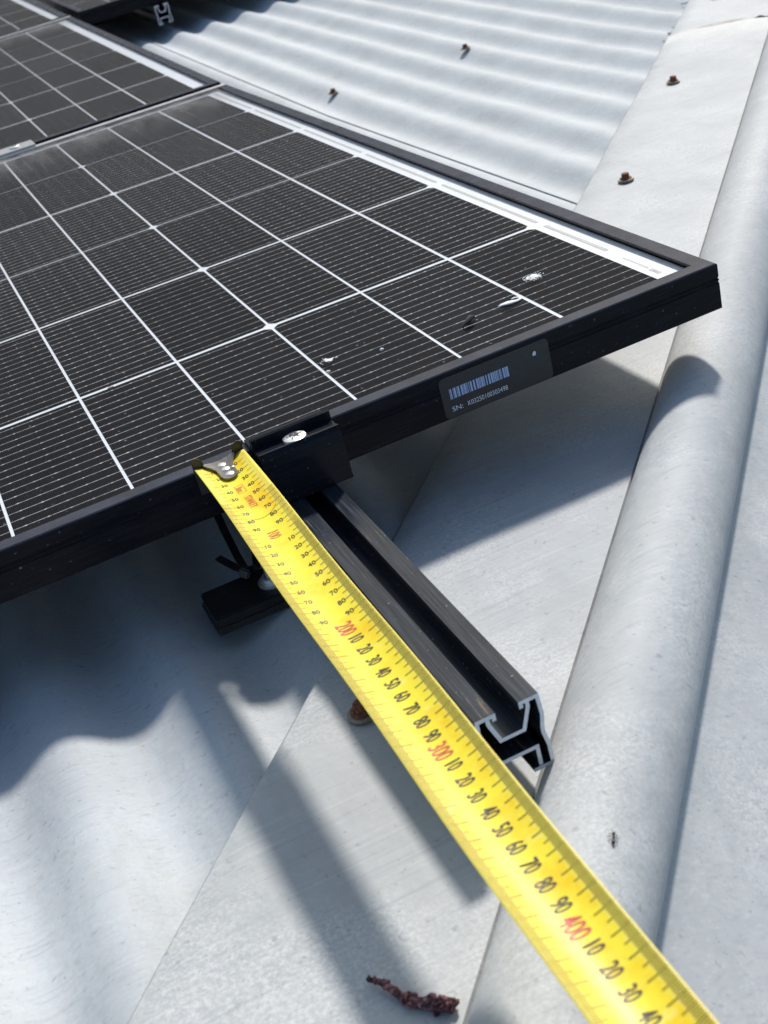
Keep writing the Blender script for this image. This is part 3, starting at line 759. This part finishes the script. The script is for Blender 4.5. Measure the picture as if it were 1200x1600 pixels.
# case at the other end of the blade, held beyond the lower edge of the picture
bm = bmesh.new(); pr = [(-.590, -.014), (-.590, .018), (-.598, .040), (-.614, .054), (-.640, .056), (-.656, .044), (-.662, .018), (-.658, -.012), (-.648, -.018), (-.600, -.018)]
v, f, caps = extrude_profile(pr, TXC - .021, TXC + .021, 'x'); bv = [bm.verts.new(p) for p in v]
for q in f + caps: bm.faces.new([bv[i] for i in q])
o = from_bm('case', bm, M['case'], tm); e = o.modifiers.new('bevel', 'BEVEL'); e.width = .004; e.segments = 3
bm = bmesh.new(); bm_box(bm, TXC - .0215, TXC + .0215, -.600, -.5885, -.0195, .004, .002); from_bm('mouth_guard', bm, M['plastic'], tm)
bm = bmesh.new(); bm_box(bm, TXC - .009, TXC + .009, -.594, -.584, .010, .026, .002); from_bm('lock_button', bm, M['plastic'], tm)

# ================================================================ SMALL THINGS
def lump(name, m, loc, size, label, cat, seed, group=None, rough=.35, rotz=0.0, pancake=1.0):
    rn = random.Random(seed); bm = bmesh.new(); bmesh.ops.create_icosphere(bm, subdivisions=3, radius=1)
    ph = [(rn.uniform(1.5, 5), rn.uniform(1.5, 5), rn.uniform(1.5, 5), rn.random() * 6) for _ in range(6)]
    for v in bm.verts:
        d = sum(math.sin(v.co.x * a + v.co.y * b_ + v.co.z * c + p) for a, b_, c, p in ph) / 6
        v.co *= 1 + rough * d + rn.uniform(-.05, .05); v.co = Vector((v.co.x * size[0], v.co.y * size[1], v.co.z * size[2]))
    o = from_bm(name, bm, m, None, True); o.matrix_world = ROOF @ Matrix.Translation(loc) @ Matrix.Rotation(rotz, 4, 'Z')
    return tag(o, label, cat, group)
ZG = -0.0004
def splat(name, loc, rad, n, seed, m, label, h=.0010):
    rn = random.Random(seed); bm = bmesh.new()
    for i in range(n):
        r = rad * abs(rn.gauss(0, .45)); a = rn.random() * 6.28; q = rad * rn.uniform(.07, .24) * (1.25 - min(1, r / rad))
        bmesh.ops.create_icosphere(bm, subdivisions=1, radius=max(q, .0004), matrix=Matrix.Translation((r * math.cos(a) * 1.25, r * math.sin(a), h * rn.uniform(.1, .8))) @ Matrix.Rotation(rn.random() * 6, 4, 'Z') @ Matrix.Diagonal((1.2, .8, .30, 1)))
    o = from_bm(name, bm, m, None, False); o.matrix_world = ROOF @ Matrix.Translation(loc); return tag(o, label, 'dropping')
splat('bird_dropping', (-.0525, .0850, ZG), .0072, 150, 1, M['white_flake'], 'crusty white bird dropping splashed on the panel near its overhanging corner')
splat('dust_splash', (-.2080, .0800, ZG), .0060, 40, 5, M['white_flake'], 'faint grainy dust splash beside a cell line near the end clamp', .0004)
# curled white flake
bm = bmesh.new()
tube(bm, [(-.0075, -.0005, .0008), (-.005, -.001, .0016), (0, -.0014, .0020), (.004, -.0010, .0018), (.0068, .0006, .0016), (.0060, .0028, .0020), (.0035, .0034, .0024), (.0015, .0026, .0022)], [.0005, .0012, .0016, .0013, .0009, .0008, .0007, .0004], 8)
tube(bm, [(-.006, .0010, .0006), (-.001, .0012, .0009), (.003, .0012, .0008)], [.0005, .0011, .0005], 8)
o = from_bm('curled_flake', bm, M['white_flake'], None, True); o.matrix_world = ROOF @ Matrix.Translation((-.0845, .0585, ZG)) @ Matrix.Rotation(-.25, 4, 'Z') @ Matrix.Diagonal((1.1, 1.3, .45, 1)); tag(o, 'curled white flake of dried dropping lying on the panel', 'dropping')
bm = bmesh.new(); tube(bm, [(-.0085, -.0008, .0008), (-.005, .0008, .0016), (-.001, .0002, .0022), (.003, .0012, .0026), (.0060, .0006, .0016)], [.0006, .0013, .0019, .0020, .0008], 8)
tube(bm, [(.001, .002, .001), (.004, .0036, .002)], [.0008, .0005], 6)
for v in bm.verts: v.co += Vector((random.uniform(-1, 1), random.uniform(-1, 1), random.uniform(-1, 1))) * .0003
o = from_bm('dark_dropping', bm, M['dark_flake'], None, True); o.matrix_world = ROOF @ Matrix.Translation((-.1175, .0520, ZG)) @ Matrix.Rotation(.5, 4, 'Z'); tag(o, 'twisted black and grey dried dropping on the panel above the barcode sticker', 'dropping')
lump('grit_speck', M['white_flake'], (-.1765, .0620, .0006), (.0014, .0011, .0009), 'tiny white speck of grit on the panel by the black dropping', 'grit', 8)
lump('grit_speck', M['white_flake'], (-.2150, .0605, .0006), (.0016, .0010, .0008), 'tiny white crumb on a cell line by the end clamp', 'grit', 9)
lump('grit_crumb', M['washer'], (-.3365, .1720, .0008), (.0024, .0012, .0009), 'small pale seed on the panel behind the tape hook', 'grit', 10, rotz=.3)

# crumbling pink-and-black dried stick on the hip flange
rn = random.Random(12); bm = bmesh.new(); a0, a1 = Vector((-.3655, -.3215, -.0805)), Vector((-.3425, -.3520, -.0800))
def stick_pt(f): 
    p = a0.lerp(a1, f); d = (a1 - a0).normalized(); s = Vector((-d.y, d.x, 0)); return p + s * (0.0016 * math.sin(f * 6.5 + 1.0)) + Vector((0, 0, .0006 * math.sin(f * 9)))
for i in range(120):
    f = rn.random(); base = .0012 + .0024 * (f ** 0.8) * (0.75 + .25 * math.sin(f * 16)); 
    if .40 < f < .47: base *= .55
    p = stick_pt(f) + Vector((rn.gauss(0, 1), rn.gauss(0, 1), rn.gauss(0, .7))) * base * .38
    p.z = max(p.z, -.0822)
    bmesh.ops.create_icosphere(bm, subdivisions=1, radius=base * rn.uniform(.35, .72), matrix=Matrix.Translation(p) @ Matrix.Rotation(rn.random() * 6, 4, (rn.random(), rn.random(), rn.random() + .01)) @ Matrix.Diagonal((1.5, .8, .9, 1)))
tube(bm, [stick_pt(f / 12) - Vector((0, 0, .0004)) for f in range(13)], [.0010 + .0020 * f / 12 for f in range(13)], 7)
o = from_bm('dried_catkin', bm, M['stick'], None, True); o.matrix_world = ROOF; tag(o, 'crumbling pink and black dried twig lying on the grey hip flange', 'twig')

# ant on the hip roll
hn = Vector((NX, NY)); ax, ay = -.2570, -.3315
def roll_z(x, y):
    n = NX * x + NY * y; return -.0905 + .0016 + math.sqrt(max(0, .03035 ** 2 - (n - .0115) ** 2)), n
zr, nn = roll_z(ax, ay); nrm = Vector((NX * (nn - .0115), NY * (nn - .0115), zr + .0889)).normalized()
fw = (Vector((TX, TY, 0)) * 0.97 + Vector((NX, NY, 0)) * -.15).normalized(); rt = fw.cross(nrm).normalized(); fw = nrm.cross(rt).normalized()
AM = Matrix(((rt.x, fw.x, nrm.x, ax), (rt.y, fw.y, nrm.y, ay), (rt.z, fw.z, nrm.z, zr), (0, 0, 0, 1)))
an = empty('ant', ROOF @ AM @ Matrix.Scale(0.82, 4)); tag(an, 'small black ant walking on the hip roll', 'ant')
bm = bmesh.new()
for y_, r, sx_, sy_ in ((.0030, .00075, 1, 1.15), (.0008, .00055, 1, 1.7), (-.0005, .0004, 1, 1.2), (-.0022, .00095, 1, 1.45)):
    bmesh.ops.create_uvsphere(bm, u_segments=12, v_segments=8, radius=r, matrix=Matrix.Translation((0, y_, .0011)) @ Matrix.Diagonal((sx_, sy_, .9, 1)))
tube(bm, [(0, .0022, .0011), (0, -.0012, .0010)], .00025, 6)
from_bm('body', bm, M['ant'], an, True)
for sg in (-1, 1):
    for (y_, dx, dy) in ((.0014, .0022, .0016), (.0007, .0027, .0002), (.0001, .0024, -.0022)):
        bm = bmesh.new(); tube(bm, [(0, y_, .0010), (sg * dx * .5, y_ + dy * .5, .0016), (sg * dx, y_ + dy, .0001)], .00014, 5); from_bm('leg', bm, M['ant'], an, True)
    bm = bmesh.new(); tube(bm, [(sg * .0003, .0036, .0012), (sg * .0010, .0042, .0015), (sg * .0012, .0052, .0009)], .00010, 5); from_bm('antenna', bm, M['ant'], an, True)
